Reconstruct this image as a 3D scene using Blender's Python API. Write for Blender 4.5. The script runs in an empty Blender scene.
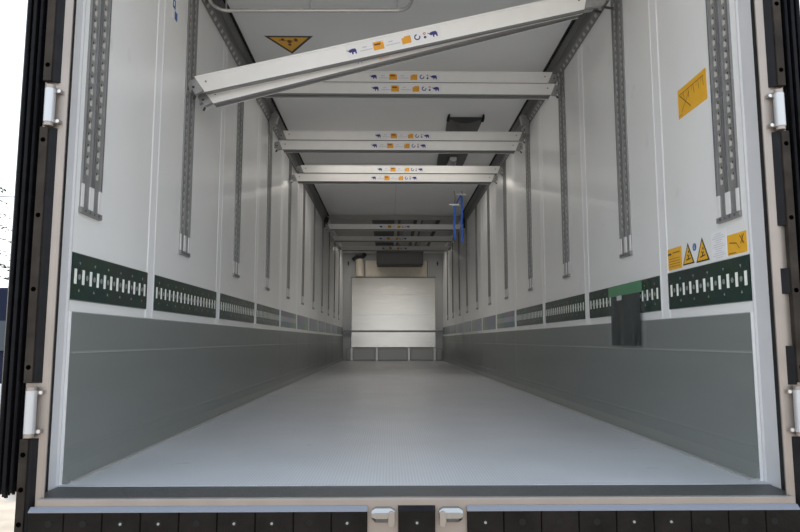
import bpy, math, random
from mathutils import Vector, Matrix
random.seed(7)
S = bpy.context.scene
COL = S.collection

# ------------------------------------------------------------------ camera
cam = bpy.data.cameras.new('camera')
cam.sensor_width = 36.0
cam.lens = 653.3 * 36.0 / 800.0
cam.clip_end = 500
co = bpy.data.objects.new('camera', cam)
co.location = (-0.0967, -2.2543, 0.4955)
co.rotation_euler = (math.pi / 2 + 0.1135, 0, -0.0168)
COL.objects.link(co)
S.camera = co

# ------------------------------------------------------------------ world, light, exposure
w = bpy.data.worlds.new('world')
S.world = w
w.use_nodes = True
nt = w.node_tree
bg = nt.nodes['Background']
tc = nt.nodes.new('ShaderNodeTexCoord')
sep = nt.nodes.new('ShaderNodeSeparateXYZ')
ramp = nt.nodes.new('ShaderNodeValToRGB')
nt.links.new(tc.outputs['Generated'], sep.inputs[0])
nt.links.new(sep.outputs['Z'], ramp.inputs[0])
ramp.color_ramp.elements[0].position = 0.0
ramp.color_ramp.elements[0].color = (0.98, 1.0, 1.0, 1)
ramp.color_ramp.elements[1].position = 0.8
ramp.color_ramp.elements[1].color = (0.70, 0.84, 1.0, 1)
nt.links.new(ramp.outputs[0], bg.inputs[0])
bg.inputs[1].default_value = 1.0

sun = bpy.data.lights.new('sun', 'SUN')
sun.energy = 2.8
sun.angle = 0.02
sun.color = (1.0, 0.93, 0.84)
so = bpy.data.objects.new('sun', sun)
so.rotation_euler = (math.radians(-22), math.radians(-34), 0)   # from behind the trailer's nose
so.location = (0, 10, 20)
COL.objects.link(so)

S.view_settings.view_transform = 'Standard'
S.view_settings.look = 'None'
S.view_settings.exposure = 0.95
S.view_settings.gamma = 1
S.view_settings.use_curve_mapping = False
FILL = 1.45     # strength of the added fill lamps
S.cycles.diffuse_bounces = 10
S.cycles.glossy_bounces = 8
S.cycles.max_bounces = 16

# ------------------------------------------------------------------ materials
def mat(name, col, rough=0.5, metal=0.0, var=0.0, vscale=4.0, bump=0.0, bscale=60.0, spec=0.5, stretch=(1, 1, 1), rvar=0.0):
    m = bpy.data.materials.new(name)
    m.use_nodes = True
    t = m.node_tree
    b = t.nodes['Principled BSDF']
    b.inputs['Base Color'].default_value = (*col, 1)
    b.inputs['Roughness'].default_value = rough
    b.inputs['Metallic'].default_value = metal
    b.inputs['Specular IOR Level'].default_value = spec
    c = t.nodes.new('ShaderNodeTexCoord')
    mp = t.nodes.new('ShaderNodeMapping')
    mp.inputs['Scale'].default_value = stretch
    t.links.new(c.outputs['Object'], mp.inputs[0])
    n = t.nodes.new('ShaderNodeTexNoise')
    n.inputs['Scale'].default_value = vscale
    n.inputs['Detail'].default_value = 5
    t.links.new(mp.outputs[0], n.inputs['Vector'])
    if var > 0:
        r = t.nodes.new('ShaderNodeMapRange')
        r.inputs['From Min'].default_value = 0.3
        r.inputs['From Max'].default_value = 0.7
        r.inputs['To Min'].default_value = 1 - var
        r.inputs['To Max'].default_value = 1 + var
        t.links.new(n.outputs['Fac'], r.inputs['Value'])
        mx = t.nodes.new('ShaderNodeVectorMath')
        mx.operation = 'SCALE'
        mx.inputs[0].default_value = col
        t.links.new(r.outputs[0], mx.inputs['Scale'])
        t.links.new(mx.outputs[0], b.inputs['Base Color'])
    if rvar > 0:
        r = t.nodes.new('ShaderNodeMapRange')
        r.inputs['From Min'].default_value = 0.3
        r.inputs['From Max'].default_value = 0.7
        r.inputs['To Min'].default_value = rough - rvar
        r.inputs['To Max'].default_value = rough + rvar
        t.links.new(n.outputs['Fac'], r.inputs['Value'])
        t.links.new(r.outputs[0], b.inputs['Roughness'])
    if bump > 0:
        n2 = t.nodes.new('ShaderNodeTexNoise')
        n2.inputs['Scale'].default_value = bscale
        t.links.new(mp.outputs[0], n2.inputs['Vector'])
        bp = t.nodes.new('ShaderNodeBump')
        bp.inputs['Strength'].default_value = bump
        bp.inputs['Distance'].default_value = 0.005
        t.links.new(n2.outputs['Fac'], bp.inputs['Height'])
        t.links.new(bp.outputs[0], b.inputs['Normal'])
    return m

def add_smudges(m, scale, amount, lo=0.66):
    """sparse darker scuffs with a shape of their own"""
    t = m.node_tree
    b = t.nodes['Principled BSDF']
    c = t.nodes.new('ShaderNodeTexCoord')
    n = t.nodes.new('ShaderNodeTexNoise')
    n.inputs['Scale'].default_value = scale
    n.inputs['Detail'].default_value = 2
    t.links.new(c.outputs['Object'], n.inputs['Vector'])
    r = t.nodes.new('ShaderNodeMapRange')
    r.inputs['From Min'].default_value = lo
    r.inputs['From Max'].default_value = lo + 0.1
    r.inputs['To Min'].default_value = 1
    r.inputs['To Max'].default_value = 1 - amount
    t.links.new(n.outputs['Fac'], r.inputs['Value'])
    mx = t.nodes.new('ShaderNodeVectorMath')
    mx.operation = 'SCALE'
    src = b.inputs['Base Color']
    if src.is_linked:
        t.links.new(src.links[0].from_socket, mx.inputs[0])
    else:
        mx.inputs[0].default_value = src.default_value[:3]
    t.links.new(r.outputs[0], mx.inputs['Scale'])
    t.links.new(mx.outputs[0], b.inputs['Base Color'])
    return m

WALL = add_smudges(mat('white_gelcoat', (0.80, 0.80, 0.795), 0.28, 0, 0.025, 1.5), 5.5, 0.10, 0.69)
WALLTRIM = mat('white_joint_strip', (0.84, 0.84, 0.85), 0.3)
CEIL = add_smudges(mat('ceiling_gelcoat', (0.80, 0.80, 0.795), 0.3, 0, 0.03, 1.2), 3.0, 0.08, 0.68)
JAMB = mat('painted_jamb', (0.60, 0.60, 0.62), 0.4, 0.0, 0.03, 6)
KICK = mat('grey_aluminium_kick_plate', (0.245, 0.265, 0.255), 0.40, 0.35, 0.06, 2.5, stretch=(1, 0.3, 2))
KICKLINE = mat('kick_plate_joint', (0.36, 0.37, 0.36), 0.4, 0.3)
STEEL = mat('stainless_frame', (0.32, 0.28, 0.255), 0.36, 0.5, 0.06, 8)
ALU = mat('mill_aluminium', (0.62, 0.62, 0.62), 0.35, 0.75, 0.04, 6)
CHROME = mat('polished_steel', (0.62, 0.61, 0.59), 0.25, 0.6)
CHROMED = mat('catch_steel', (0.36, 0.36, 0.36), 0.22, 0.95)
HINGEA = mat('hinge_aluminium', (0.50, 0.51, 0.53), 0.4, 0.5)
BEAM = mat('anodised_beam', (0.90, 0.89, 0.875), 0.38, 0.08, 0.02, 10)
GALV = mat('galvanised_track', (0.30, 0.30, 0.30), 0.42, 0.55, 0.06, 20)
GALVD = mat('dark_track_edge', (0.16, 0.155, 0.17), 0.4, 0.5)
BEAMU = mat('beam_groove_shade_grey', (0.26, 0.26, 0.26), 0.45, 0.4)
HOLE = mat('track_hole_pale', (0.50, 0.49, 0.45), 0.6)
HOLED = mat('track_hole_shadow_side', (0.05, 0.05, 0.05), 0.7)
CAPW = mat('bright_track_foot', (0.74, 0.73, 0.73), 0.35)
CAST = mat('cast_bracket', (0.40, 0.40, 0.40), 0.4, 0.6, 0.08, 30)
DARKM = mat('dark_metal', (0.05, 0.05, 0.052), 0.5, 0.3)
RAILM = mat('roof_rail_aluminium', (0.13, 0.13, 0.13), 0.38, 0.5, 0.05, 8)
RAILS = mat('roof_rail_slot', (0.38, 0.38, 0.38), 0.5)
HOLEB = mat('bolt_hole_black', (0.001, 0.001, 0.001), 1.0, spec=0.0)
BLACK = mat('black_gasket', (0.012, 0.012, 0.012), 0.6, spec=0.15)
RUB = mat('black_rubber', (0.008, 0.008, 0.010), 0.42, 0, 0.3, 20, 0.2, 80, 0.15)
RUBD = mat('dusty_rubber', (0.030, 0.024, 0.020), 0.6, 0, 0.4, 12, 0.3, 60, 0.15)
BUMP = mat('bumper_rubber', (0.009, 0.007, 0.006), 0.6, 0, 0.45, 10, 0.4, 50, 0.15)
SILL = mat('black_sill_mat', (0.055, 0.058, 0.06), 0.45, 0, 0.15, 30, 0.6, 220)
BAND = mat('bumper_cover_strip', (0.22, 0.235, 0.28), 0.35, 0.3)
ORANGE = mat('orange_sticker', (0.80, 0.42, 0.02), 0.45, 0, 0.04, 20)
ORANGE2 = mat('orange_print', (0.85, 0.38, 0.02), 0.4)
INK = mat('black_ink', (0.02, 0.018, 0.015), 0.5)
BROWN = mat('brown_ink', (0.16, 0.05, 0.015), 0.5)
BLUE = mat('blue_ink', (0.02, 0.10, 0.35), 0.4)
NAVY = mat('navy_ink', (0.035, 0.035, 0.22), 0.4)
REDI = mat('red_ink', (0.5, 0.12, 0.08), 0.4)
GREYI = mat('grey_ink', (0.60, 0.60, 0.64), 0.5)
PAPER = mat('white_label', (0.86, 0.86, 0.87), 0.4)
PAPERG = mat('grey_white_label', (0.56, 0.56, 0.60), 0.4)
STRAPB = mat('blue_webbing', (0.02, 0.10, 0.46), 0.6)
GREENP = mat('green_binding', (0.04, 0.22, 0.09), 0.35)
BLACKP = mat('black_document', (0.010, 0.011, 0.014), 0.4, 0, 0.2, 10, 0.5, 14, 0.2)
CONC = mat('concrete_ground', (0.33, 0.285, 0.235), 0.9, 0, 0.18, 3, 0.4, 40)
HOUS = mat('grey_plastic_housing', (0.04, 0.04, 0.04), 0.45)
DUCTL = mat('duct_panel_grey', (0.42, 0.41, 0.39), 0.4, 0.2)
WARMP = mat('warm_stainless_plate', (0.93, 0.85, 0.72), 0.5, 0.0, 0.06, 5)
BULKG = mat('bulkhead_grey', (0.55, 0.56, 0.57), 0.5, 0.1)
BARK = mat('bark', (0.10, 0.06, 0.04), 0.9)
NEEDLE = mat('conifer_needles', (0.025, 0.06, 0.03), 0.7, 0, 0.4, 3)

# lashing rail: dark green lacquer with an oily sheen
LASH = mat('dark_green_rail', (0.022, 0.055, 0.044), 0.27, 0.4, 0.15, 12)
_b = LASH.node_tree.nodes['Principled BSDF']
_b.inputs['Metallic'].default_value = 0.55
_t = LASH.node_tree
_c = _t.nodes.new('ShaderNodeTexCoord'); _n = _t.nodes.new('ShaderNodeTexNoise'); _n.inputs['Scale'].default_value = 2.2; _n.inputs['Detail'].default_value = 1
_r = _t.nodes.new('ShaderNodeMapRange'); _r.inputs['From Min'].default_value = 0.3; _r.inputs['From Max'].default_value = 0.7; _r.inputs['To Min'].default_value = 250; _r.inputs['To Max'].default_value = 750
_t.links.new(_c.outputs['Object'], _n.inputs['Vector']); _t.links.new(_n.outputs['Fac'], _r.inputs['Value']); _t.links.new(_r.outputs[0], _b.inputs['Thin Film Thickness'])
_b.inputs['Thin Film IOR'].default_value = 1.6
SHEEN = mat('iridescent_film_rail', (0.2, 0.2, 0.2), 0.3, 0.5)
_t = SHEEN.node_tree; _b = _t.nodes['Principled BSDF']
_c = _t.nodes.new('ShaderNodeTexCoord'); _n = _t.nodes.new('ShaderNodeTexNoise'); _n.inputs['Scale'].default_value = 1.6; _n.inputs['Detail'].default_value = 1
_q = _t.nodes.new('ShaderNodeValToRGB'); _e = _q.color_ramp.elements
_e[0].position = 0.35; _e[0].color = (0.17, 0.12, 0.19, 1); _e[1].position = 0.65; _e[1].color = (0.26, 0.25, 0.16, 1)
for _p, _k in ((0.43, (0.10, 0.13, 0.24, 1)), (0.50, (0.09, 0.21, 0.19, 1)), (0.57, (0.14, 0.24, 0.14, 1))):
    _x = _e.new(_p); _x.color = _k
_t.links.new(_c.outputs['Object'], _n.inputs['Vector']); _t.links.new(_n.outputs['Fac'], _q.inputs[0]); _t.links.new(_q.outputs[0], _b.inputs['Base Color'])
SLOT = mat('bright_slot', (0.86, 0.88, 0.84), 0.35)
DOT = mat('rail_dot', (0.22, 0.25, 0.23), 0.4)

# brushed bulkhead metal with darker/lighter vertical bands and horizontal grooves
BRUSH = mat('brushed_bulkhead_aluminium', (0.70, 0.68, 0.64), 0.25, 0.95, 0.07, 3, 0.06, 6, stretch=(0.6, 1, 30))

# floor: sealed grey with fine lengthwise ribs and a few scuffs
FLOOR = add_smudges(mat('ribbed_grey_floor', (0.54, 0.555, 0.59), 0.34, 0.1, 0.06, 2.2), 9.0, 0.22, 0.68)
def ribs(m):
    t = m.node_tree
    b = t.nodes['Principled BSDF']
    c = t.nodes.new('ShaderNodeTexCoord')
    wv = t.nodes.new('ShaderNodeTexWave')
    wv.bands_direction = 'X'
    wv.inputs['Scale'].default_value = 27
    wv2 = t.nodes.new('ShaderNodeTexWave')
    wv2.bands_direction = 'Y'
    wv2.inputs['Scale'].default_value = 27
    t.links.new(c.outputs['Object'], wv.inputs['Vector'])
    t.links.new(c.outputs['Object'], wv2.inputs['Vector'])
    mu = t.nodes.new('ShaderNodeMath')
    mu.operation = 'MULTIPLY'
    t.links.new(wv.outputs['Fac'], mu.inputs[0])
    t.links.new(wv2.outputs['Fac'], mu.inputs[1])
    bp = t.nodes.new('ShaderNodeBump')
    bp.inputs['Strength'].default_value = 0.35
    bp.inputs['Distance'].default_value = 0.002
    t.links.new(mu.outputs[0], bp.inputs['Height'])
    t.links.new(bp.outputs[0], b.inputs['Normal'])
    r = t.nodes.new('ShaderNodeMapRange')
    r.inputs['To Min'].default_value = 0.90
    r.inputs['To Max'].default_value = 1.22
    t.links.new(mu.outputs[0], r.inputs['Value'])
    mx = t.nodes.new('ShaderNodeVectorMath')
    mx.operation = 'SCALE'
    t.links.new(b.inputs['Base Color'].links[0].from_socket, mx.inputs[0])
    t.links.new(r.outputs[0], mx.inputs['Scale'])
    t.links.new(mx.outputs[0], b.inputs['Base Color'])
ribs(FLOOR)

# clear film
FILM = bpy.data.materials.new('clear_film')
FILM.use_nodes = True
_t = FILM.node_tree
_p = _t.nodes['Principled BSDF']
_p.inputs['Base Color'].default_value = (0.75, 0.85, 0.8, 1)
_p.inputs['Roughness'].default_value = 0.12
_p.inputs['Alpha'].default_value = 0.03

# ------------------------------------------------------------------ mesh builder
class MB:
    def __init__(s):
        s.v = []; s.f = []; s.m = []; s.mats = []
    def mi(s, m):
        if m not in s.mats: s.mats.append(m)
        return s.mats.index(m)
    def poly(s, pts, m):
        i = len(s.v); s.v += [tuple(p) for p in pts]
        s.f.append(tuple(range(i, i + len(pts)))); s.m.append(s.mi(m))
    def box(s, x0, x1, y0, y1, z0, z1, m):
        x0, x1 = sorted((x0, x1)); y0, y1 = sorted((y0, y1)); z0, z1 = sorted((z0, z1))
        i = len(s.v)
        s.v += [(x0,y0,z0),(x1,y0,z0),(x1,y1,z0),(x0,y1,z0),(x0,y0,z1),(x1,y0,z1),(x1,y1,z1),(x0,y1,z1)]
        for q in ((0,3,2,1),(4,5,6,7),(0,1,5,4),(1,2,6,5),(2,3,7,6),(3,0,4,7)):
            s.f.append(tuple(i + k for k in q)); s.m.append(s.mi(m))
    def prism(s, a, b, m):
        """two matching rings of points -> closed solid"""
        n = len(a); i = len(s.v)
        s.v += [tuple(p) for p in a] + [tuple(p) for p in b]
        k = s.mi(m)
        s.f.append(tuple(i + j for j in reversed(range(n)))); s.m.append(k)
        s.f.append(tuple(i + n + j for j in range(n))); s.m.append(k)
        for j in range(n):
            s.f.append((i + j, i + (j + 1) % n, i + n + (j + 1) % n, i + n + j)); s.m.append(k)
    def ext_y(s, ring, y0, y1, m):
        s.prism([(x, y0, z) for x, z in ring], [(x, y1, z) for x, z in ring], m)
    def ext_z(s, ring, z0, z1, m):
        s.prism([(x, y, z0) for x, y in ring], [(x, y, z1) for x, y in ring], m)
    def tube(s, path, r, m, n=10, rr=None):
        rings = []
        P = [Vector(p) for p in path]
        up = Vector((0, 0, 1))
        for k, p in enumerate(P):
            d = (P[min(k + 1, len(P) - 1)] - P[max(k - 1, 0)]).normalized()
            a = d.cross(up)
            if a.length < 1e-3: a = d.cross(Vector((0, 1, 0)))
            a.normalize(); b = d.cross(a)
            q = r if rr is None else rr[k]
            rings.append([p + a * q * math.cos(t) + b * q * math.sin(t) for t in [2 * math.pi * j / n for j in range(n)]])
        i = len(s.v); k = s.mi(m)
        for g in rings: s.v += [tuple(p) for p in g]
        for j in range(len(rings) - 1):
            for q in range(n):
                s.f.append((i + j*n + q, i + j*n + (q+1) % n, i + (j+1)*n + (q+1) % n, i + (j+1)*n + q)); s.m.append(k)
        s.f.append(tuple(i + q for q in reversed(range(n)))); s.m.append(k)
        s.f.append(tuple(i + (len(rings)-1)*n + q for q in range(n))); s.m.append(k)
    def cyl(s, a, b, r, m, n=14): s.tube([a, b], r, m, n)
    def build(s, name, parent=None, bevel=0, loc=None, smooth=False):
        me = bpy.data.meshes.new(name)
        me.from_pydata(s.v, [], s.f)
        for m in s.mats: me.materials.append(m)
        me.polygons.foreach_set('material_index', s.m)
        if smooth:
            me.polygons.foreach_set('use_smooth', [True] * len(s.f))
        me.update()
        o = bpy.data.objects.new(name, me)
        COL.objects.link(o)
        if loc: o.location = loc
        if parent: o.parent = parent
        if bevel:
            b = o.modifiers.new('bevel', 'BEVEL'); b.width = bevel; b.segments = 2; b.limit_method = 'ANGLE'
        return o

def structure(o): o['kind'] = 'structure'; return o
def tag(o, label, cat, group=None):
    o['label'] = label; o['category'] = cat
    if group: o['group'] = group
    return o
def thing(name, label, cat, loc=(0, 0, 0), group=None):
    o = bpy.data.objects.new(name, None); COL.objects.link(o); o.location = loc
    o.empty_display_size = 0.05
    return tag(o, label, cat, group)
def copy_tree(o, parent=None):
    c = o.copy(); COL.objects.link(c); c.parent = parent
    for ch in list(o.children): copy_tree(ch, c)
    return c

ORD = ['nearest', 'second', 'third', 'fourth', 'fifth', 'sixth', 'seventh', 'eighth', 'ninth', 'tenth', 'eleventh', 'twelfth']
SIDE = {-1: 'left', 1: 'right'}
YW = {-1: 0.093, 1: 0.118}
X = 1.24; L = 14.0; H = 2.66; ZK = 0.60; T = 0.025
SEAMS = [(0.83, 0.93), (2.065, 2.17), (3.29, 3.40), (4.56, 4.67), (5.80, 5.91), (7.04, 7.15), (8.28, 8.39), (9.52, 9.63), (10.76, 10.87), (12.0, 12.11), (13.24, 13.35)]
SEG = []
y = 0.118
for a, b in SEAMS:
    SEG.append((y, a)); y = b
SEG.append((y, 13.93))
RAILY = [0.245, 1.365, 2.60, 3.85, 5.12, 6.37, 7.605, 8.87, 10.08, 11.36, 12.6]

# ------------------------------------------------------------------ the trailer shell
m = MB()
m.box(-X, X, 0.07, L, -0.10, 0, FLOOR)
structure(m.build('floor'))
m = MB(); m.box(-X - T, X + T, 0.0, L + 0.06, H, H + 0.07, CEIL)
m.box(-0.002, 0.002, 5.6, 9.0, H - 0.0015, H, DUCTL)
m.box(-X, X, 5.595, 5.603, H - 0.0015, H, DUCTL)
structure(m.build('ceiling'))
for s in (-1, 1):
    m = MB()
    m.box(s * X, s * (X + T), YW[s], L, -0.10, H, WALL)
    for a, b in SEAMS:       # raised joint strips between the panels
        m.ext_z([(s * X, a - 0.004), (s * (X - 0.0035), a + 0.004), (s * (X - 0.0035), a + 0.012), (s * (X - 0.0012), a + 0.018),
                 (s * (X - 0.0012), b - 0.018), (s * (X - 0.0035), b - 0.012), (s * (X - 0.0035), b - 0.004), (s * X, b + 0.004)], ZK, 2.57, WALLTRIM)
    structure(m.build('wall_' + SIDE[s]))
    # kick plate
    m = MB()
    x0 = s * X
    m.ext_y([(x0, 0.0), (s * (X - 0.03), 0.0), (s * (X - 0.024), 0.02), (s * (X - 0.010), 0.055), (s * (X - 0.008), 0.105), (s * (X - 0.011), 0.115),
             (s * (X - 0.008), 0.125), (s * (X - 0.008), 0.445), (s * (X - 0.010), 0.452), (s * (X - 0.008), 0.459), (s * (X - 0.008), ZK - 0.004), (x0, ZK)], YW[s] + 0.008, L, KICK)
    m.box(s * (X - 0.0085), s * (X - 0.0104), 0.125, L, 0.449, 0.4545, KICKLINE)
    m.box(s * (X - 0.0115), s * (X + 0.001), YW[s] - 0.001, YW[s] + 0.007, 0.0, ZK, WALLTRIM)
    m.box(s * (X - 0.045), s * (X - 0.002), 0.125, L, -0.001, 0.006, ALU)
    for a, b in SEAMS[3:]:
        yy = (a + b) / 2
        m.box(s * (X - 0.0075), s * (X - 0.0095), yy - 0.004, yy + 0.004, 0.06, ZK - 0.005, KICKLINE)
    structure(m.build('baseboard_' + SIDE[s]))

# rear portal: jamb + stainless post on each side
for s, n in ((-1, 1), (1, 2)):
    m = MB()
    e = YW[s] - 0.001; g = 0.026 if s < 0 else 0.018
    m.ext_z([(s * (X + T), e), (s * (X - 0.004), e), (s * (X - 0.006), e - 0.003), (s * (X - 0.006), e - 0.010), (s * (X - 0.001), e - 0.016),
             (s * (X - 0.001), g), (s * (X + T), g)], -0.06, H, JAMB)
    m.ext_z([(s * (X + T), g - 0.0005), (s * (X - 0.001), g - 0.0005), (s * (X - 0.012), -0.03), (s * (X + T), -0.03)], -0.06, H, BLACK)
    m.ext_z([(s * (X + T), -0.031), (s * (X - 0.012), -0.031), (s * (X - 0.050), -0.088), (s * (X - 0.050), -0.094), (s * (X - 0.043), -0.10), (s * (X + T), -0.10)], -0.35, H + 0.08, STEEL)
    structure(m.build('trim_%d' % n))
# sill: black ribbed mat, stainless lip and face below it
m = MB()
m.box(-X + 0.013, X - 0.013, -0.098, 0.0695, -0.05, -0.002, SILL)
m.ext_y([(-X + 0.051, -0.05), (-X + 0.051, 0.0), (X - 0.051, 0.0), (X - 0.051, -0.05)], -0.104, -0.0985, STEEL)
structure(m.build('trim_3'))
m = MB()
m.prism([(-X + 0.04, -0.1045, -0.35), (-X + 0.04, -0.118, -0.35), (-X + 0.04, -0.118, -0.004), (-X + 0.04, -0.114, -0.0005), (-X + 0.04, -0.1045, -0.0005)],
        [(X - 0.04, -0.1045, -0.35), (X - 0.04, -0.118, -0.35), (X - 0.04, -0.118, -0.004), (X - 0.04, -0.114, -0.0005), (X - 0.04, -0.1045, -0.0005)], STEEL)
structure(m.build('trim_4'))
m = MB(); m.box(-X - T, X + T, -0.10, -0.001, H, H + 0.08, STEEL)
structure(m.build('trim_5'))

# ------------------------------------------------------------------ bulkhead at the nose
m = MB(); m.box(-X, X, L, L + 0.06, 0, H, BULKG)
structure(m.build('wall_back'))
t = thing('bulkhead_liner', 'large brushed aluminium sheet lining the far end wall above the kick zone', 'wall panel', (0, 13.97, 0))
m = MB(); m.box(-1.02, 1.05, 0, 0.028, 0.335, 2.045, BRUSH)
for zz in (1.12, 1.62): m.box(-1.02, 1.05, -0.0015, 0, zz, zz + 0.006, ALU)
m.build('sheet', t)
m = MB(); m.box(-1.04, 1.07, -0.012, 0.028, 2.046, 2.075, GALV); m.build('top_edge', t)
m = MB(); m.ext_y([(-1.225, 0.70), (1.225, 0.70), (1.225, 0.745), (-1.225, 0.745)], -0.045, -0.003, GALV); o = m.build('buffer_bar', t, 0.004)
t = thing('pallet_stop', 'row of low pallet stop boxes and uprights at the foot of the end wall', 'pallet stop', (0, 13.97, 0))
for a, b in ((-1.14, -1.04), (-0.98, -0.43), (-0.36, 0.36), (0.43, 1.0), (1.05, 1.2)):
    m = MB(); m.box(a, b, -0.03, 0.028, 0.01, 0.30, DUCTL); m.box(a + 0.02, b - 0.02, -0.034, -0.03, 0.03, 0.28, BULKG); m.build('face_plate', t)
for xx in (-1.01, -0.395, 0.395, 1.025):
    m = MB(); m.box(xx - 0.03, xx + 0.03, -0.09, 0.028, 0.005, 0.325, ALU); m.build('upright', t, 0.004)
t = thing('air_return_plate', 'stainless plate with rounded duct between end wall sheet and dark cooling unit', 'cover plate', (0, 13.97, 0))
m = MB(); m.box(-0.70, 0.86, 0, 0.028, 2.08, 2.48, WARMP); m.box(-0.705, -0.69, -0.004, 0.0, 2.08, 2.48, DARKM); m.box(0.85, 0.865, -0.004, 0.0, 2.08, 2.48, DARKM); m.build('plate', t)
m = MB(); m.cyl((-0.83, -0.04, 2.08), (-0.83, -0.04, 2.52), 0.10, WARMP, 20); m.build('round_duct', t, smooth=False)
m = MB(); m.tube([(-0.99, -0.06, 2.5), (-0.9, -0.12, 2.55), (-0.76, -0.12, 2.56), (-0.70, -0.05, 2.63)], 0.05, DARKM); m.build('hose', t)
t = thing('cooling_unit', 'dark grey evaporator box hanging high at the centre of the end wall', 'cooling unit', (0.05, 13.6, 2.31))
m = MB(); m.prism([(-0.45, -0.15, 0.0), (0.68, -0.15, 0.0), (0.68, 0.33, -0.0), (-0.45, 0.33, 0.0)], [(-0.45, -0.30, 0.34), (0.68, -0.30, 0.34), (0.68, 0.33, 0.34), (-0.45, 0.33, 0.34)], HOUS); m.build('housing', t, 0.02)
m = MB()
for k in range(4): m.box(-0.38, 0.6, -0.262 + k * 0.028, -0.24 + k * 0.028, 0.28 - k * 0.065, 0.29 - k * 0.065, GALV)
m.build('grille', t)
for s in (-1, 1):
    m = MB(); m.box(s * 1.10 + 0.0, s * 1.13, -0.02, 0.0, 2.36, 2.46, DARKM); m.cyl((s * 1.115, -0.0, 2.41), (s * 1.115, -0.05, 2.41), 0.02, DARKM)
    tag(m.build('cable_clip', loc=(0, 14.0, 0)), 'small dark clip high on the %s edge of the end wall' % SIDE[s], 'clip')

# air duct panel under the ceiling at the far end
t = thing('air_duct_panel', 'grey ceiling duct panel with three dark openings at the far end', 'air duct', (0, 9.0, 2.60))
m = MB()
cuts = [(-0.40, 0.0), (0.06, 0.40), (0.47, 0.81)]
rows = [(0.08, 1.0), (1.25, 2.2), (2.45, 3.4)]
e = -1.15
for a, b in cuts:
    m.box(e, a, 0, 3.6, 0, 0.058, DUCTL); e = b
m.box(e, 1.15, 0, 3.6, 0, 0.058, DUCTL)
ys = 0
for a, b in rows:
    for c, d in cuts: m.box(c, d, ys, a, 0.001, 0.058, DUCTL)
    ys = b
for c, d in cuts: m.box(c, d, ys, 3.6, 0.001, 0.058, DUCTL)
m.build('panel', t)
for k, (c, d) in enumerate(cuts):
    for a, b in rows:
        m = MB(); m.box(c, d, a, b, 0.050, 0.057, DARKM)
        if k > 0: m.tube([((c + d) / 2, a + 0.06, 0.035), ((c + d) / 2, b - 0.06, 0.035)], 0.08, HOUS, 16, rr=[0.012, 0.014])
        m.box(c, c + 0.02, a, b, 0.0, 0.05, DARKM); m.box(d - 0.02, d, a, b, 0.0, 0.05, DARKM)
        if k > 0: m.ext_y([(c + 0.05, 0.05), ((c + d) / 2 - 0.05, 0.012), ((c + d) / 2 + 0.05, 0.012), (d - 0.05, 0.05)], a + 0.05, b - 0.05, GALV)
        m.build('duct_opening', t)

# two lamp/duct housings on the ceiling right of centre
def housing(y0, y1, label, inner):
    t = thing('ceiling_housing', label, 'ceiling housing', (0.645, y0, H), 'dark housings under the ceiling')
    m = MB()
    n = 8
    a = []; b = []
    for k in range(n + 1):
        u = k / n; xx = -0.175 + 0.35 * u
        a.append((xx, 0.0 + 0.05 * math.sin(math.pi * u), -0.012 - 0.035 * math.sin(math.pi * u)))
        b.append((xx * 0.85, y1 - y0, -0.055 - 0.03 * math.sin(math.pi * u)))
    a += [(0.175, 0.0, 0.0), (-0.175, 0.0, 0.0)]; b += [(0.149, y1 - y0, 0.0), (-0.149, y1 - y0, 0.0)]
    m.prism(a, b, HOUS); m.build('shell', t)
    for s in (-1, 1):
        m = MB(); m.tube([(s * 0.168, 0.02, -0.03), (s * 0.17, -0.04, -0.022), (s * 0.165, -0.09, -0.008)], 0.014, BLACK, 8, rr=[0.016, 0.014, 0.008]); m.build('mounting_lug', t)
    if inner:
        m = MB(); m.tube([(0, 0.15, -0.07), (0, 0.5, -0.09)], 0.05, GALV, 16, rr=[0.04, 0.06]); m.build('round_outlet', t)
housing(3.90, 4.62, 'dark grey curved housing on the ceiling just before the third bar pair', False)
housing(4.95, 5.9, 'dark housing with a pale round outlet, seen between the third and fourth bar pairs', True)

# fill lamps added to brighten the deep interior, hidden behind the load bars
FILL_LENS = bpy.data.materials.new('fill_lens'); FILL_LENS.use_nodes = True
FILL_LENS.node_tree.nodes['Principled BSDF'].inputs['Emission Color'].default_value = (1.0, 0.95, 0.87, 1)
FILL_LENS.node_tree.nodes['Principled BSDF'].inputs['Emission Strength'].default_value = 3.0
for yy, pw, lab in ((3.02, 0.6, 'added fill lamp on the ceiling hidden behind the first level pair of bars'), (4.74, 1.3, 'added fill lamp on the ceiling hidden behind the second level pair of bars'), (6.4, 3.4, 'added fill lamp on the ceiling hidden behind the third level pair of bars'),
                    (12.9, 3.4, 'added fill lamp nearest the end wall')):
    zt = H 
    t = thing('added_fill_lamp', lab, 'lamp', (0.0, yy, zt), 'added fill lamps under the ceiling')
    m = MB(); m.prism([(-0.95, -0.035, 0), (0.95, -0.035, 0), (0.95, 0.035, 0), (-0.95, 0.035, 0)], [(-0.94, -0.028, -0.018), (0.94, -0.028, -0.018), (0.94, 0.028, -0.018), (-0.94, 0.028, -0.018)], PAPERG); m.build('fill_body', t)
    m = MB(); m.box(-0.92, 0.92, -0.022, 0.022, -0.0215, -0.0185, FILL_LENS); m.build('lens', t)
    la = bpy.data.lights.new('fill_light', 'AREA'); la.shape = 'RECTANGLE'; la.size = 1.84; la.size_y = 0.044; la.energy = pw * FILL; la.color = (1.0, 0.95, 0.87)
    lo = bpy.data.objects.new('fill_light', la); COL.objects.link(lo); lo.parent = t; lo.location = (0, 0, -0.024)

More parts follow.
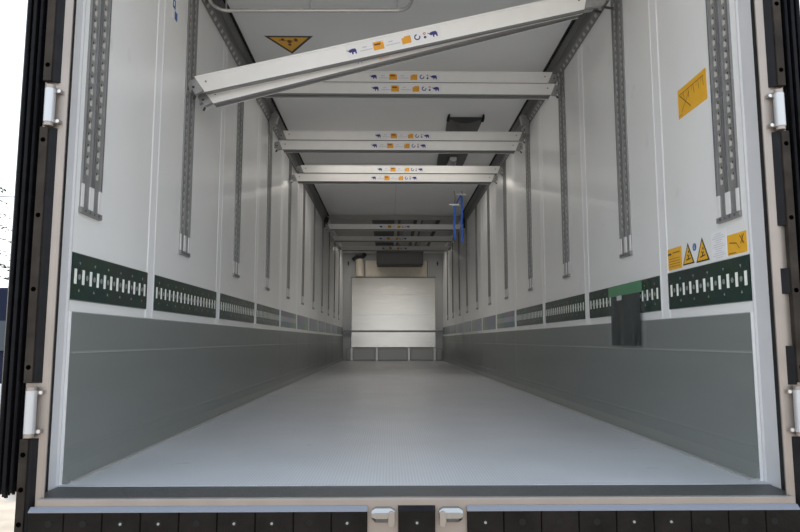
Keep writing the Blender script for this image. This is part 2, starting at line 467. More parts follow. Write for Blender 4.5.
# ------------------------------------------------------------------ roof side rails
for s in (-1, 1):
    t = thing('roof_rail', 'perforated grey roof rail along the top of the %s wall' % SIDE[s], 'rail', (0, 0.02, 0))
    m = MB(); LN = 9.0
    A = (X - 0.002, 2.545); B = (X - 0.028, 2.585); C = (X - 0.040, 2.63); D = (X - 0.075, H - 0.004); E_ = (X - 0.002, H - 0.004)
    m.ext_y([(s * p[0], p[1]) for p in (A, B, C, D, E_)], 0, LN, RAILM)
    yy = 0.05
    while yy < LN - 0.05:        # slots in the lower face
        for u0, u1, k in ((0.25, 0.72, RAILS),):
            def pt(u, yv):
                return (s * (A[0] + (B[0] - A[0]) * u - 0.0012), yv, A[1] + (B[1] - A[1]) * u - 0.0008)
            m.poly([pt(u0, yy), pt(u1, yy), pt(u1, yy + 0.035), pt(u0, yy + 0.035)], k)
        yy += 0.085
    m.build('profile', t)
    m = MB(); m.ext_y([(s * (X - 0.078), H), (s * (X - 0.096), H), (s * (X - 0.094), H - 0.012), (s * (X - 0.080), H - 0.012)], 0, LN, BLACK); m.build('gasket', t)
    # sliding stops hanging on the rail
    for yy, nm in ((3.72, 'beside the third bar pair'), (8.92, 'at the far end of the rail')):
        k = thing('rail_slider', 'dark sliding stop on the %s roof rail %s' % (SIDE[s], nm), 'slider', (s * (X - 0.05), yy, 2.53), 'sliding stops')
        m = MB(); mm = CAST if yy < 5 else DARKM
        m.prism([(-s * 0.03, 0, 0.0), (s * 0.038, 0, 0.0), (s * 0.038, 0, 0.08), (s * -0.02, 0, 0.10), (-s * 0.05, 0, 0.08)], [(-s * 0.03, 0.05, 0.0), (s * 0.038, 0.05, 0.0), (s * 0.038, 0.05, 0.08), (s * -0.02, 0.05, 0.10), (-s * 0.05, 0.05, 0.08)], mm)
        m.build('carriage', k, 0.003)
        m = MB(); m.box(s * 0.01, s * 0.035, 0.01, 0.04, -0.09, 0.0, mm); m.cyl((0, 0.02, -0.005), (-s * 0.03, 0.02, -0.05), 0.010, mm); m.build('catch', k)

# ------------------------------------------------------------------ vertical beam tracks
def make_track(s):
    t = thing('bar_track', 'x', 'track', (0, 0, 0), 'vertical double tracks on the %s wall' % SIDE[s])
    z0, z1 = 0.975, 2.55; hw = 0.083
    d = lambda v: -s * v       # towards the room
    m = MB()
    m.box(0, d(0.004), -hw, hw, z0, z1, GALV)
    for c in (-0.042, 0.042):
        z = 1.115
        while z < z1 - 0.04:
            q = d(0.0046)
            m.poly([(q, c - 0.010, z), (q, c + 0.010, z), (q, c + 0.010, z + 0.024), (q, c - 0.010, z + 0.024)], HOLE)
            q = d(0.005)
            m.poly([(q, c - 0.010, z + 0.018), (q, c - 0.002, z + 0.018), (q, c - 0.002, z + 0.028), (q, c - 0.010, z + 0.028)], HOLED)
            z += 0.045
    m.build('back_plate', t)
    for a, b in ((-hw, -0.070), (-0.014, -0.004), (0.004, 0.014), (0.070, hw)):
        m = MB(); m.box(d(0.004), d(0.009), a, b, 1.075, z1, GALV)
        m.box(d(0.0091), d(0.0096), (a + b) / 2 - 0.002, (a + b) / 2 + 0.002, 1.075, z1, GALVD)
        m.build('rib', t)
    for a, b in ((-hw + 0.002, -0.063), (-0.016, 0.016), (0.063, hw - 0.002)):
        m = MB(); m.box(d(0.004), d(0.0085), a, b, z0 + 0.012, 1.075, CAPW); m.build('foot_strip', t)
    m = MB()
    m.prism([(0, -hw - 0.003, z0 - 0.012), (d(0.013), -hw - 0.003, z0 - 0.010), (d(0.013), -hw - 0.003, z0 + 0.010), (0, -hw - 0.003, z0 + 0.012)],
            [(0, hw + 0.003, z0 - 0.012), (d(0.013), hw + 0.003, z0 - 0.010), (d(0.013), hw + 0.003, z0 + 0.010), (0, hw + 0.003, z0 + 0.012)], GALV)
    for c in (-0.055, -0.018, 0.018, 0.055): m.cyl((d(0.013), c, z0), (d(0.0145), c, z0), 0.006, GALVD, 8)
    m.build('end_cap', t)
    return t
for s in (-1, 1):
    proto = make_track(s)
    for k, yy in enumerate(RAILY):
        o = proto if k == 0 else copy_tree(proto)
        o.location = (s * X, 0.215 if (s < 0 and k == 0) else yy, 0)
        o['label'] = ('%s grey perforated double track on the %s wall, counted from the doorway' % (ORD[k], SIDE[s]))
        if k == len(RAILY) - 1: o['label'] = 'last grey perforated double track on the %s wall before the end wall' % SIDE[s]

# ------------------------------------------------------------------ horizontal lashing rails
for s in (-1, 1):
    for k, (y0, y1) in enumerate(SEG):
        if k == 0: y0 = YW[s] + 0.003
        ln = y1 - y0
        m = MB(); d = lambda v: -s * v
        m.prism([(0, 0, 0.640), (d(0.006), 0.001, 0.643), (d(0.006), 0.001, 0.812), (0, 0, 0.815)], [(0, ln, 0.640), (d(0.006), ln - 0.001, 0.643), (d(0.006), ln - 0.001, 0.812), (0, ln, 0.815)], LASH if k < 4 else SHEEN)
        n = max(2, int(ln / 0.0605)); p = ln / n
        for j in range(n):
            yc = p * (j + 0.45)
            q = d(0.0066)
            if k >= 5: break
            hw_ = 0.0095 if k < 4 else 0.006
            m.box(d(0.0055), d(0.0068), yc - hw_, yc + hw_, 0.700, 0.755, SLOT)
            c2 = yc + p / 2
            if c2 < ln - 0.01:
                m.poly([(q, c2 + 0.011 * math.cos(a), 0.7275 + 0.011 * math.sin(a)) for a in [2 * math.pi * i / 10 for i in range(10)]], DOT)
            if j % 2 == 0 and k < 6:
                m.poly([(q, c2 - 0.007, 0.782), (q, c2 + 0.007, 0.782), (q, c2, 0.770)], DOT)
                m.poly([(q, c2 - 0.007, 0.673), (q, c2 + 0.007, 0.673), (q, c2, 0.685)], DOT)
        o = m.build('lashing_rail', loc=(s * X, y0, 0))
        nm = ORD[k] if k < len(SEG) - 1 else 'last'
        tag(o, '%s dark green slotted lashing rail from the doorway, on the %s wall' % (nm, SIDE[s]), 'lashing rail', 'lashing rails along the %s wall' % SIDE[s])

# ------------------------------------------------------------------ decking beams
ELE = [(-0.020, 0.004), (-0.012, 0.010), (0.0, 0.012), (0.010, 0.011), (0.014, 0.004), (0.014, -0.012), (0.009, -0.012), (0.007, -0.004), (0.001, -0.004), (0.0, -0.012), (-0.005, -0.012), (-0.006, -0.002), (-0.012, -0.004), (-0.017, 0.0), (-0.024, 0.010), (-0.026, 0.008)]
def flat(m, pts, x, z, y, mt, k=1.0, mirror=1):
    m.poly([(x + px * k * mirror, y, z + pz * k) for px, pz in pts], mt)
def make_beam(length, lb, rb, off=0.0, hf=0.087, dep=0.055, fl=0.012):
    t = thing('load_bar', 'x', 'load bar', (0, 0, 0), 'aluminium load bars across the trailer')
    h = hf / 2
    prof = [(0.0, -h), (0.0, h - 0.010), (-0.004, h - 0.008), (-0.004, h), (dep, h), (dep, -h - 0.005 - fl), (dep - 0.008, -h - 0.005 - fl), (dep - 0.008, -h - 0.004), (0.012, -h - 0.004), (0.010, -h)]
    m = MB()
    L2 = length / 2
    m.prism([(-L2 + (h - z) * 0.42, y_, z) for y_, z in prof], [(L2 - (h - z) * 0.42, y_, z) for y_, z in prof], BEAM)
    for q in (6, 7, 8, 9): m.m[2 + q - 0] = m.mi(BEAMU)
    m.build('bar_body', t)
    m = MB(); y_ = -0.0015; z_ = -0.004
    W2 = 0.272
    m.poly([(off - W2, -0.0008, -h + 0.010), (off + W2, -0.0008, -h + 0.010), (off + W2, -0.0008, h - 0.014), (off - W2, -0.0008, h - 0.014)], PAPER)
    flat(m, ELE, off - 0.235, z_, y_, NAVY, 1.4)
    flat(m, ELE, off + 0.230, z_, y_, NAVY, 1.4)
    def rect(x0, x1, z0, z1, mt, yy=y_): m.poly([(off + x0, yy, z0), (off + x1, yy, z0), (off + x1, yy, z1), (off + x0, yy, z1)], mt)
    for a, b in ((-0.195, -0.125), (-0.045, 0.035)):
        rect(a, b, -0.014, -0.009, GREYI); rect(a + 0.015, a + 0.04, 0.004, 0.010, GREYI)
    rect(-0.118, -0.058, -0.026, 0.022, ORANGE2); rect(-0.111, -0.075, 0.002, 0.012, BROWN, -0.002); rect(-0.068, -0.060, 0.014, 0.020, PAPER, -0.002)
    rect(0.046, 0.098, -0.026, 0.010, ORANGE2); rect(0.060, 0.098, 0.008, 0.018, ORANGE2)
    ring = lambda cx, cz, r0, r1, a0, a1, mt, n=12: [m.poly([(off + cx + r * math.cos(a), y_, cz + r * math.sin(a)) for r, a in ((r0, a0 + (a1 - a0) * i / n), (r1, a0 + (a1 - a0) * i / n), (r1, a0 + (a1 - a0) * (i + 1) / n), (r0, a0 + (a1 - a0) * (i + 1) / n))], mt) for i in range(n)]
    ring(0.135, -0.002, 0.011, 0.018, 1.6, 6.6, NAVY)
    ring(0.178, 0.010, 0.004, 0.008, 0, 6.283, REDI, 8)
    ring(0.178, -0.012, 0.001, 0.008, 0, 6.283, NAVY, 8)
    m.build('printed_sticker', t)
    for sx in (-1, 1):
        m = MB(); m.tube([(sx * (L2 - 0.06), -0.001, 0.008), (sx * (L2 - 0.06), -0.003, 0.008)], 0.006, GALV, 10); m.build('rivet', t)
    for sx, e in ((-1, lb), (1, rb)):
        x0 = sx * (L2 - 0.03)
        k = bpy.data.objects.new('end_bracket', None)
        m = MB(); f = lambda u: x0 + sx * u
        ring = [(0.0, -h * 0.75), (0.03 + e * 0.35, -h * 0.95), (0.03 + e * 0.6, -h * 0.3), (0.03 + e, -h * 0.55), (0.03 + e, h * 0.55), (0.03 + e * 0.7, h * 0.8), (0.0, h * 0.85)]
        m.prism([(f(u), 0.008, z) for u, z in ring], [(f(u), dep - 0.01, z) for u, z in ring], CAST)
        br = m.build('end_bracket', t, 0.002)
        bpy.data.objects.remove(k)
        m = MB(); m.cyl((f(0.03 + e * 0.45), 0.03, -h * 0.95), (f(0.03 + e * 0.75), 0.03, -h * 1.35), 0.007, DARKM, 8); m.build('latch_pin', br)
        m = MB(); m.box(f(0.03 + e * 0.25), f(0.03 + e * 0.5), 0.002, 0.012, -h * 0.2, -h * 0.02, DARKM); m.build('catch_plate', br)
    return t
def set_ends(o, a, b):
    a = Vector(a); b = Vector(b); c = (a + b) / 2; v = b - a
    o.location = c
    o.rotation_euler = (0, -math.atan2(v.z, math.hypot(v.x, v.y)), math.atan2(v.y, v.x))
# the slanting pair near the doorway
b1 = make_beam(2.27, 0.045, 0.17, 0.01, 0.102, 0.042, 0.0)
set_ends(b1, (-1.215, 1.32, 1.925), (1.05, 1.20, 2.403))
b1['label'] = 'upper and nearer of the two steeply slanting white bars by the doorway'
b2 = make_beam(2.24, 0.045, 0.12, 0.02, 0.088, 0.05, 0.006)
set_ends(b2, (-1.165, 1.385, 1.878), (1.03, 1.275, 2.415))
b2['label'] = 'slanting white bar tucked just behind and under the nearest slanting one'
pr = make_beam(2.30, 0.045, 0.035, 0.0)
spots = [(0.02, 2.60, 2.523, 'upper bar of the first level pair behind the slanting bars'),
         (0.035, 2.585, 2.423, 'lower bar of the first level pair behind the slanting bars'),
         (0.035, 3.83, 2.447, 'upper bar of the second level pair, below the ceiling housing'),
         (0.0, 3.82, 2.347, 'lower bar of the second level pair, just under its twin'),
         (0.035, 5.08, 2.45, 'upper bar of the third level pair, before the blue straps'),
         (-0.035, 5.07, 2.348, 'lower bar of the third level pair, shifted slightly left'),
         (0.0, 8.83, 2.44, 'first of three far single bars, crossing the blue straps'),
         (-0.02, 10.05, 2.425, 'second of the three far single white bars'),
         (0.02, 11.33, 2.42, 'farthest white bar, nearest the cooling unit')]
for k, (xx, yy, zz, lab) in enumerate(spots):
    o = pr if k == 0 else copy_tree(pr)
    o.location = (xx, yy, zz); o['label'] = lab

# ------------------------------------------------------------------ tubular rack on the ceiling
t = thing('ceiling_rack', 'bent stainless tube rack hanging under the ceiling at the doorway', 'tube rack', (-0.58, 1.2, 2.57))
m = MB(); P = []
P.append((-0.62, -0.05, 0)); P.append((-0.62, 0.38, 0))
for k in range(1, 7):
    a = k / 7 * math.pi / 2; P.append((-0.62 + 0.085 * (1 - math.cos(a)), 0.38 + 0.11 * math.sin(a), 0))
P.append((-0.53, 0.49, 0)); P.append((0.53, 0.47, 0))
for k in range(1, 7):
    a = k / 7 * math.pi / 2; P.append((0.53 + 0.085 * math.sin(a), 0.47 - 0.11 * (1 - math.cos(a)), 0))
P.append((0.62, 0.36, 0)); P.append((0.62, -0.05, 0))
m.tube(P, 0.0115, CHROME, 12); m.build('tube', t, smooth=True)
for xx, yy in ((-0.55, 0.485), (-0.02, 0.48), (0.53, 0.47)):
    m = MB(); m.cyl((xx, yy, 0.0), (xx, yy, 0.085), 0.006, ALU, 10); m.cyl((xx, yy, 0.082), (xx, yy, 0.09), 0.02, ALU, 12); m.build('hanger', t)

# ------------------------------------------------------------------ blue straps
for x0, zt, zb, yy, lab in ((0.955, 2.60, 1.90, 7.06, 'longer blue webbing strap with a white T bar, nearer the right wall'), (0.85, 2.45, 1.95, 7.06, 'shorter blue webbing strap hanging left of the longer one')):
    t = thing('blue_strap', lab, 'strap', (x0, yy, zt), 'blue straps hanging on the right')
    m = MB(); ln = zt - zb
    pts = [(0.0, 0), (0.006, -ln * 0.3), (-0.004, -ln * 0.6), (0.004, -ln)]
    for (a, za), (b, zb_) in zip(pts[:-1], pts[1:]):
        m.prism([(a - 0.015, -0.002, za), (a + 0.015, -0.002, za), (a + 0.015, 0.002, za), (a - 0.015, 0.002, za)], [(b - 0.015, -0.002, zb_), (b + 0.015, -0.002, zb_), (b + 0.015, 0.002, zb_), (b - 0.015, 0.002, zb_)], STRAPB)
    m.build('webbing', t)
    m = MB(); m.cyl((-0.075, -0.003, 0.006), (0.065, -0.003, 0.004), 0.013, PAPER, 8); m.build('crossbar', t)
    m = MB()
    if zt > 2.5:
        m.tube([(-0.01, 0, -0.0), (-0.05, 0.004, -0.08), (-0.085, 0.004, -0.145)], 0.010, STRAPB, 8)
    m.tube([(0, 0.004, 0), (0.012, 0.01, max(0.02, (H - zt) * 0.5)), (0.0, 0.01, H - zt)], 0.005, DARKM, 8)
    m.build('hanging_cord', t)

# ------------------------------------------------------------------ stickers
def wallpoly(m, s, pts, lift, mt): m.poly([(-s * lift, y_, z_) for y_, z_ in pts], mt)
def wbox(m, s, y0, y1, z0, z1, lift, mt): wallpoly(m, s, [(y0, z0), (y1, z0), (y1, z1), (y0, z1)], lift, mt)
def seg(m, s, a, b, wd, lift, mt):
    ax, az = a; bx, bz = b; dx, dz = bx - ax, bz - az; l = math.hypot(dx, dz); nx, nz = -dz / l * wd / 2, dx / l * wd / 2
    wallpoly(m, s, [(ax + nx, az + nz), (bx + nx, bz + nz), (bx - nx, bz - nz), (ax - nx, az - nz)], lift, mt)
# big orange sheet, right wall (y runs away from the doorway; left in the photo = larger y)
m = MB(); y1, y0, z0, z1 = 0.642, 0.372, 1.507, 1.643
m.box(0, -0.001, y0, y1, z0, z1, ORANGE)
seg(m, 1, (0.625, 1.615), (0.52, 1.53), 0.004, 0.0016, BROWN); seg(m, 1, (0.61, 1.53), (0.53, 1.60), 0.003, 0.0016, BROWN)
seg(m, 1, (0.635, 1.52), (0.60, 1.52), 0.002, 0.0016, BROWN)
seg(m, 1, (0.625, 1.617), (0.395, 1.619), 0.003, 0.0016, BROWN)
for yy in (0.585, 0.54, 0.49, 0.445, 0.405):
    seg(m, 1, (yy, 1.617), (yy - 0.008, 1.575), 0.003, 0.0016, BROWN); seg(m, 1, (yy + 0.012, 1.617), (yy + 0.018, 1.598), 0.002, 0.0016, BROWN)
tag(m.build('instruction_sheet', loc=(X, 0, 0)), 'large orange instruction sheet with brown line drawings, high on the right wall', 'sticker')
# low row
m = MB(); m.box(0, -0.001, 0.682, 0.833, 0.826, 0.926, ORANGE); wbox(m, 1, 0.79, 0.825, 0.896, 0.905, 0.0016, INK); wbox(m, 1, 0.70, 0.775, 0.902, 0.906, 0.0016, BROWN)
for k in range(4): wbox(m, 1, 0.70, 0.82, 0.84 + k * 0.012, 0.842 + k * 0.012, 0.0016, BROWN)
tag(m.build('information_sticker', loc=(X, 0, 0)), 'small orange sticker with a line of print, leftmost in the row', 'sticker')
def warn(yc, zb, wd, ht, label):
    m = MB()
    o3 = [(yc + wd / 2, zb), (yc - wd / 2, zb), (yc, zb + ht)]
    m.prism([(0, a, b) for a, b in o3], [(-0.001, a, b) for a, b in o3], INK)
    i3 = [(yc + wd * 0.40, zb + ht * 0.06), (yc - wd * 0.40, zb + ht * 0.06), (yc, zb + ht * 0.87)]
    wallpoly(m, 1, i3, 0.0014, ORANGE)
    seg(m, 1, (yc + 0.02, zb + 0.02), (yc - 0.025, zb + 0.026), 0.005, 0.0018, INK)
    seg(m, 1, (yc + 0.005, zb + 0.02), (yc - 0.012, zb + 0.042), 0.006, 0.0018, INK)
    seg(m, 1, (yc + 0.008, zb + 0.044), (yc - 0.004, zb + 0.034), 0.005, 0.0018, INK)
    wallpoly(m, 1, [(yc - 0.008 + 0.006 * math.cos(a), zb + 0.055 + 0.006 * math.sin(a)) for a in [i * 0.785 for i in range(8)]], 0.0018, INK)
    tag(m.build('warning_triangle', loc=(X, 0, 0)), label, 'warning sign', 'yellow warning triangles low on the right wall')
warn(0.618, 0.833, 0.112, 0.096, 'left warning triangle of the pair, beside the orange print sticker')
warn(0.485, 0.830, 0.118, 0.103, 'right warning triangle of the pair, beside the white text label')
m = MB()
cp = [(0.556 + 0.017 * math.cos(i * math.pi / 8), 0.902 + 0.017 * math.sin(i * math.pi / 8)) for i in range(16)]
m.prism([(0, a, b) for a, b in cp], [(-0.001, a, b) for a, b in cp], BLUE)
wbox(m, 1, 0.552, 0.560, 0.892, 0.905, 0.0015, PAPERG); wbox(m, 1, 0.553, 0.559, 0.908, 0.913, 0.0015, PAPERG)
tag(m.build('mandatory_sign', loc=(X, 0, 0)), 'tiny round blue sign between the two yellow warning triangles', 'sign')
m = MB(); m.box(0, -0.0008, 0.285, 0.405, 0.818, 0.938, WALLTRIM)
for k in range(12):
    wd = (0.03, 0.05, 0.04, 0.022)[k % 4]; z_ = 0.828 + k * 0.0088
    wbox(m, 1, 0.345 - wd, 0.345 + wd, z_, z_ + 0.0028, 0.0013, GREYI)
tag(m.build('text_label', loc=(X, 0, 0)), 'white label with centred lines of fine grey print', 'label')
m = MB(); m.box(0, -0.001, 0.138, 0.278, 0.826, 0.906, ORANGE)
seg(m, 1, (0.26, 0.875), (0.21, 0.868), 0.004, 0.0016, BROWN); seg(m, 1, (0.21, 0.868), (0.19, 0.845), 0.003, 0.0016, BROWN)
seg(m, 1, (0.185, 0.895), (0.155, 0.86), 0.004, 0.0016, BROWN); seg(m, 1, (0.155, 0.897), (0.18, 0.862), 0.004, 0.0016, BROWN); seg(m, 1, (0.168, 0.898), (0.166, 0.862), 0.003, 0.0016, BROWN)
wbox(m, 1, 0.215, 0.27, 0.831, 0.834, 0.0016, BROWN)
tag(m.build('pictogram_sticker', loc=(X, 0, 0)), 'orange pictogram sticker at the right end of the row, nearest the jamb', 'sticker')
# blue sticker top of left wall
m = MB(); m.box(0, 0.001, 1.03, 1.11, 2.19, 2.30, PAPER)
wbox(m, -1, 1.033, 1.075, 2.245, 2.297, 0.0016, BLUE); wbox(m, -1, 1.065, 1.107, 2.193, 2.240, 0.0016, BLUE); wbox(m, -1, 1.045, 1.06, 2.26, 2.285, 0.002, PAPER)
tag(m.build('blue_sticker', loc=(-X, 0, 0)), 'tiny blue and white sticker near the top of the left wall', 'sticker')
# ceiling triangle
m = MB(); z = -0.001
V = [(-0.995, 2.215), (-0.645, 2.215), (-0.835, 2.505)]
m.prism([(x_, y_, 0) for x_, y_ in V], [(x_, y_, z) for x_, y_ in V], INK)
c = (sum(v[0] for v in V) / 3, sum(v[1] for v in V) / 3)
m.poly([(c[0] + (x_ - c[0]) * 0.80, c[1] + (y_ - c[1]) * 0.80, -0.0016) for x_, y_ in V], ORANGE)
for ax, ay, r in ((-0.87, 2.27, 0.014), (-0.825, 2.30, 0.017), (-0.775, 2.27, 0.014), (-0.83, 2.35, 0.013)):
    m.poly([(ax + r * math.cos(a), ay + r * 1.6 * math.sin(a), -0.002) for a in [i * 0.785 for i in range(8)]], BROWN)
m.poly([(-0.90, 2.275, -0.002), (-0.76, 2.29, -0.002), (-0.76, 2.298, -0.002), (-0.90, 2.284, -0.002)], BROWN)
tag(m.build('warning_triangle', loc=(0, 0, H)), 'yellow warning triangle on the ceiling, its point away from the doorway', 'warning sign')

# ------------------------------------------------------------------ document pouch on the right wall
t = thing('document_pouch', 'clear pouch with black sheets and green top band over a lashing rail', 'pouch', (X - 0.014, 0, 0))
m = MB(); ny = 12
def sheet(m, y0, y1, z0, z1, x0, amp, mt, th=0.002, nz=6, ph=0.0):
    def g(i, j, e):
        yv = y0 + (y1 - y0) * i / ny; zv = z0 + (z1 - z0) * j / nz
        return (x0 - e - amp * (1 - j / nz) * (0.5 + 0.5 * math.sin(i * 1.3 + ph)), yv, zv)
    for i in range(ny):
        for j in range(nz):
            m.poly([g(i, j, th), g(i + 1, j, th), g(i + 1, j + 1, th), g(i, j + 1, th)], mt)
            m.poly([g(i, j, 0), g(i, j + 1, 0), g(i + 1, j + 1, 0), g(i + 1, j, 0)], mt)
    for e0, e1, j in ((0, th, 0), (0, th, nz)):
        for i in range(ny): m.poly([g(i, j, e0), g(i + 1, j, e0), g(i + 1, j, e1), g(i, j, e1)], mt)
sheet(m, 1.165, 1.61, 0.468, 0.752, 0.0, 0.010, BLACKP); m.build('black_sheets', t)
m = MB(); m.box(-0.001, -0.005, 1.13, 1.64, 0.750, 0.808, GREENP); m.build('green_band', t)
m = MB(); sheet(m, 1.07, 1.645, 0.46, 0.812, -0.006, 0.012, FILM, 0.0006); m.build('clear_film', t)
m = MB(); m.box(-0.0135, -0.015, 1.40, 1.475, 0.722, 0.748, PAPERG); m.build('tag', t)

# ------------------------------------------------------------------ open doors beside the portal
for s in (-1, 1):
    t = thing('door_%d' % (1 if s < 0 else 2), 'rear door folded back outside the %s post, black rubber seals facing out' % SIDE[s], 'door', (0, 0, 0)); t['kind'] = 'structure'
    m = MB(); m.box(s * 1.285, s * 1.335, -0.06, 1.15, -0.02, 2.60, WALL); m.build('door_panel', t, 0.004)
    m = MB()
    fins = [(1.272, 1.277, -0.105, 0.06), (1.2785, 1.288, -0.125, 0.03), (1.2895, 1.296, -0.105, 0.05), (1.2975, 1.309, -0.13, 0.02), (1.3105, 1.318, -0.11, 0.045), (1.3195, 1.334, -0.125, 0.03)]
    for a, b, yv, zz in fins:
        c = (a + b) / 2
        m.ext_z([(s * a, -0.061), (s * a, yv + 0.008), (s * c, yv), (s * b, yv + 0.008), (s * b, -0.061)], zz, 2.62, RUB)
        for k in range(3): m.box(s * (a + 0.001), s * (b - 0.001), yv + 0.01 + k * 0.012, yv + 0.016 + k * 0.012, zz - 0.012 - 0.006 * (k % 2), zz + 0.001, RUB)
    m.box(s * 1.271, s * 1.335, -0.075, -0.0605, 0.03, 2.60, RUB)
    m.build('rubber_seal', t)
    # hinges
    for z0, z1 in ((1.208, 1.348), (0.190, 0.348), (2.18, 2.33)):
        m = MB(); xc = s * 1.236; yc = -0.119
        m.cyl((xc, yc, z0 + 0.012), (xc, yc, z1 - 0.012), 0.0170, HINGEA, 20); h = m.build('hinge', t, 0.001)
        for za, zb in ((z0, z0 + 0.012), (z1 - 0.012, z1)):
            m = MB(); m.cyl((xc, yc, za), (xc, yc, zb), 0.015, STEEL, 18); m.build('hinge_collar', h)
        for zz in (z0 + 0.012, z1 - 0.024):
            m = MB(); m.box(s * 1.204, s * 1.234, -0.114, -0.1005, zz, zz + 0.012, STEEL); m.cyl((s * 1.209, -0.117, zz + 0.006), (s * 1.209, -0.113, zz + 0.006), 0.006, ALU, 8); m.build('hinge_lug', h)
    # buffer strip on the post, with bolt holes
    t2 = thing('buffer_strip', 'dusty black buffer strip with bolt holes on the %s door post' % SIDE[s], 'buffer strip', (0, 0, 0))
    gaps = [(-0.33, 0.185), (0.36, 1.205), (1.365, 2.17), (2.34, 2.64)]
    for a, b in gaps:
        m = MB(); m.box(s * 1.236, s * 1.263, -0.122, -0.1005, a, b, RUBD); m.build('strip', t2, 0.002)
    pads = gaps if s < 0 else [(-0.33, 0.185), (0.352, 0.478), (0.65, 0.735), (0.88, 1.205), (1.365, 2.17), (2.34, 2.64)]
    for a, b in pads:
        m = MB(); m.ext_z([(s * 1.2355, -0.1005), (s * 1.2355, -0.115), (s * 1.226, -0.113), (s * 1.214, -0.1005)], a, b, RUB); m.build('side_pad', t2)
    for zz in (1.42, 0.905, 0.661, 0.41, 0.137, 0.03, 1.66, 1.16, -0.075):
        m = MB(); m.cyl((s * 1.2495, -0.1222, zz), (s * 1.2495, -0.1226, zz), 0.0080, HOLEB, 12); m.build('bolt_hole', t2)

# ------------------------------------------------------------------ rubber bumpers below the sill
def bolt(t, xx, zz, shiny):
    m = MB(); m.cyl((xx, -0.1362, zz), (xx, -0.1370, zz), 0.011, BLACK, 14)
    if shiny:
        m.cyl((xx, -0.137, zz), (xx, -0.141, zz), 0.0045, GALV, 6)
    m.build('bolt', t)
def bumper(x0, x1, bolts, label, cap=True, blocks=0.1185, start=None):
    t = thing('rubber_bumper', label, 'bumper', (0, 0, 0))
    m = MB(); a = x0; edges = []
    e = start if start is not None else x0
    while e < x1 - 0.02:
        if e > x0 + 0.01: edges.append(e)
        e += blocks
    xs = [x0] + edges + [x1]
    for p, q in zip(xs[:-1], xs[1:]):
        m.ext_z([(p + 0.0007, -0.1185), (p + 0.0007, -0.133), (p + 0.003, -0.136), (q - 0.003, -0.136), (q - 0.0007, -0.133), (q - 0.0007, -0.1185)], -0.33, -0.037, BUMP)
    m.build('rubber_face', t)
    m = MB()
    rg = [(-0.1185, -0.022), (-0.122, -0.022), (-0.1365, -0.033), (-0.1365, -0.0365), (-0.1185, -0.0365)]
    mt = BAND if cap else RUB
    m.prism([(x0, a_, b_) for a_, b_ in rg], [(x1, a_, b_) for a_, b_ in rg], mt); m.build('top_strip', t)
    for bx, sh in bolts: bolt(t, bx, -0.070, sh)
LB = [(-1.105, False), (-0.99, False), (-0.875, True), (-0.757, True), (-0.64, False), (-0.520, True), (-0.402, True), (-0.285, False), (-0.222, True)]
LB = [(-1.150, False), (-1.045, False), (-0.928, True), (-0.811, True), (-0.694, False), (-0.577, True), (-0.460, True), (-0.343, False), (-0.226, True)]
RB = [(0.206, True), (0.323, False), (0.440, False), (0.557, False), (0.674, True), (0.791, True), (0.908, False), (1.025, False), (1.12, False)]
bumper(-1.215, -0.163, LB, 'long black rubber bumper under the left half of the sill', start=-1.215 + 0.11)
bumper(0.150, 1.205, RB, 'long black rubber bumper under the right half of the sill', start=0.2645)
bumper(-0.067, 0.050, [(-0.008, True)], 'short black rubber block in the middle between two door catches', cap=False)
for s, x0, x1, lab in ((-1, -0.150, -0.078, 'steel door catch left of the middle rubber block'), (1, 0.062, 0.136, 'steel door catch right of the middle rubber block')):
    t = thing('door_catch', lab, 'door catch', (0, -0.1185, -0.045), 'steel door catches under the sill')
    m = MB()
    rg = [(0, 0.020), (-0.018, 0.018), (-0.024, 0.006), (-0.024, -0.012), (-0.012, -0.026), (0, -0.028)]
    m.prism([(x0, a, b * 0.6) for a, b in rg], [(x0 + 0.012, a, b) for a, b in rg], CHROMED)
    m.prism([(x0 + 0.012, a, b) for a, b in rg], [(x1 - 0.012, a, b) for a, b in rg], CHROMED)
    m.prism([(x1 - 0.012, a, b) for a, b in rg], [(x1, a, b * 0.6) for a, b in rg], CHROMED); m.build('keeper', t)
    xc = x1 - 0.010 if s < 0 else x0 + 0.010
    m = MB(); m.ext_y([(xc - 0.010, -0.034), (xc + 0.006, -0.038), (xc + 0.011, -0.02), (xc + 0.010, 0.008), (xc, 0.014), (xc - 0.010, 0.008)], -0.034, -0.0245, STEEL); m.build('tongue', t, 0.002)

# ------------------------------------------------------------------ outdoors
m = MB(); m.box(-120, 120, -120, 160, -1.30, -1.25, CONC)
o = structure(m.build('ground'))

def conifer(loc, h, label, seed):
    rnd = random.Random(seed)
    t = thing('conifer_tree', label, 'tree', loc)
    m = MB(); m.tube([(0, 0, 0), (0, 0, h * 0.5), (0, 0, h)], 0.2, BARK, 8, rr=[0.16, 0.09, 0.02]); m.build('trunk', t)
    m = MB(); z = h * 0.12
    while z < h * 0.98:
        R = (1 - z / h) * h * 0.30 + 0.12
        for k in range(17):
            a = rnd.uniform(0, 6.283); r = R * rnd.uniform(0.7, 1.1); n = 7
            for i in range(n):
                u = (i + 0.5) / n; px, py, pz = math.cos(a) * r * u, math.sin(a) * r * u, z - 0.28 * r * u * u
                for sd in (-1, 1):
                    l = 0.28 * (1.15 - u) * r * 0.6 + 0.10; b = a + sd * rnd.uniform(0.7, 1.2)
                    q = (px + math.cos(b) * l, py + math.sin(b) * l, pz - 0.12 * l + rnd.uniform(-0.03, 0.03))
                    ww = r / n * 0.55
                    m.poly([(px, py, pz), (px + math.cos(a) * ww, py + math.sin(a) * ww, pz + 0.02), q], NEEDLE)
        z += h * 0.045
    m.build('foliage', t)
conifer((-15.9, 22.5, -1.25), 11.0, 'dark conifer standing in the yard beyond the left door', 3)

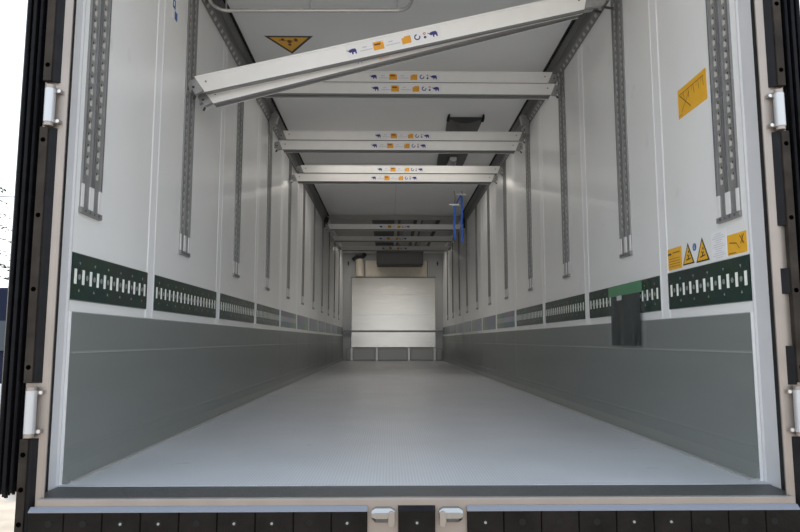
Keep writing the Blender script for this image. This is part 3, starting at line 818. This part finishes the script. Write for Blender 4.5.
# parked lorry far left, a sliver of which shows past the door
PAINT = mat('blue_grey_paint', (0.012, 0.016, 0.035), 0.7, spec=0.1)
GLASS = mat('dark_glass', (0.02, 0.03, 0.04), 0.08)
TYRE = mat('tyre', (0.012, 0.012, 0.012), 0.7)
YEL = mat('yellow_panel', (0.55, 0.40, 0.03), 0.5)
t = thing('parked_lorry', 'dark blue lorry parked in the yard beyond the left door', 'lorry', (-9.5, 12.5, -1.25))
m = MB(); m.prism([(-1.1, 0, 0.5), (1.1, 0, 0.5), (1.1, 0, 1.5), (1.0, 0.25, 2.95), (-1.0, 0.25, 2.95), (-1.1, 0, 1.5)], [(-1.1, 2.0, 0.5), (1.1, 2.0, 0.5), (1.1, 2.0, 1.5), (1.0, 2.0, 2.95), (-1.0, 2.0, 2.95), (-1.1, 2.0, 1.5)], PAINT); m.build('cab', t, 0.05)
m = MB(); m.poly([(-0.95, -0.012, 1.52), (0.95, -0.012, 1.52), (0.88, 0.215, 2.5), (-0.88, 0.215, 2.5)], GLASS); m.build('windscreen', t)
m = MB(); m.box(-1.15, 1.15, -0.12, 0.1, 0.35, 0.8, PAPERG); m.build('bumper', t, 0.03)
m = MB(); m.box(0.93, 1.14, -0.03, 0.24, 2.2, 2.55, YEL); m.build('marker_panel', t)
m = MB(); m.box(-1.2, 1.2, 2.2, 7.5, 0.9, 3.0, PAINT); m.build('cargo_body', t, 0.03)
m = MB(); m.box(-0.5, 0.5, 1.0, 7.4, 0.45, 0.9, DARKM); m.build('chassis', t)
for sx in (-1, 1):
    for yy in (1.0, 6.0):
        m = MB(); m.cyl((sx * 0.85, yy, 0.48), (sx * 1.12, yy, 0.48), 0.48, TYRE, 24); m.cyl((sx * 1.12, yy, 0.48), (sx * 1.14, yy, 0.48), 0.22, ALU, 16); m.build('wheel', t)

t = thing('power_line', 'thin overhead cable crossing the sky beyond the left door', 'power line', (0, 38, -1.25))
a, b = (-60, 10.6), (40, 9.2); n = 24; m = MB()
m.tube([(a[0] + (b[0] - a[0]) * i / n, 0, 1.25 + a[1] + (b[1] - a[1]) * i / n - 0.8 * math.sin(math.pi * i / n)) for i in range(n + 1)], 0.03, DARKM, 6)
m.build('cable', t)
for xx, hh in (a, b):
    m = MB(); m.tube([(xx, 0.2, 0), (xx, 0.2, hh + 1.25)], 0.14, BARK, 10, rr=[0.15, 0.10]); m.box(xx - 0.6, xx + 0.6, 0.14, 0.26, hh + 0.9, hh + 1.0, BARK)
    m.build('pole', t)
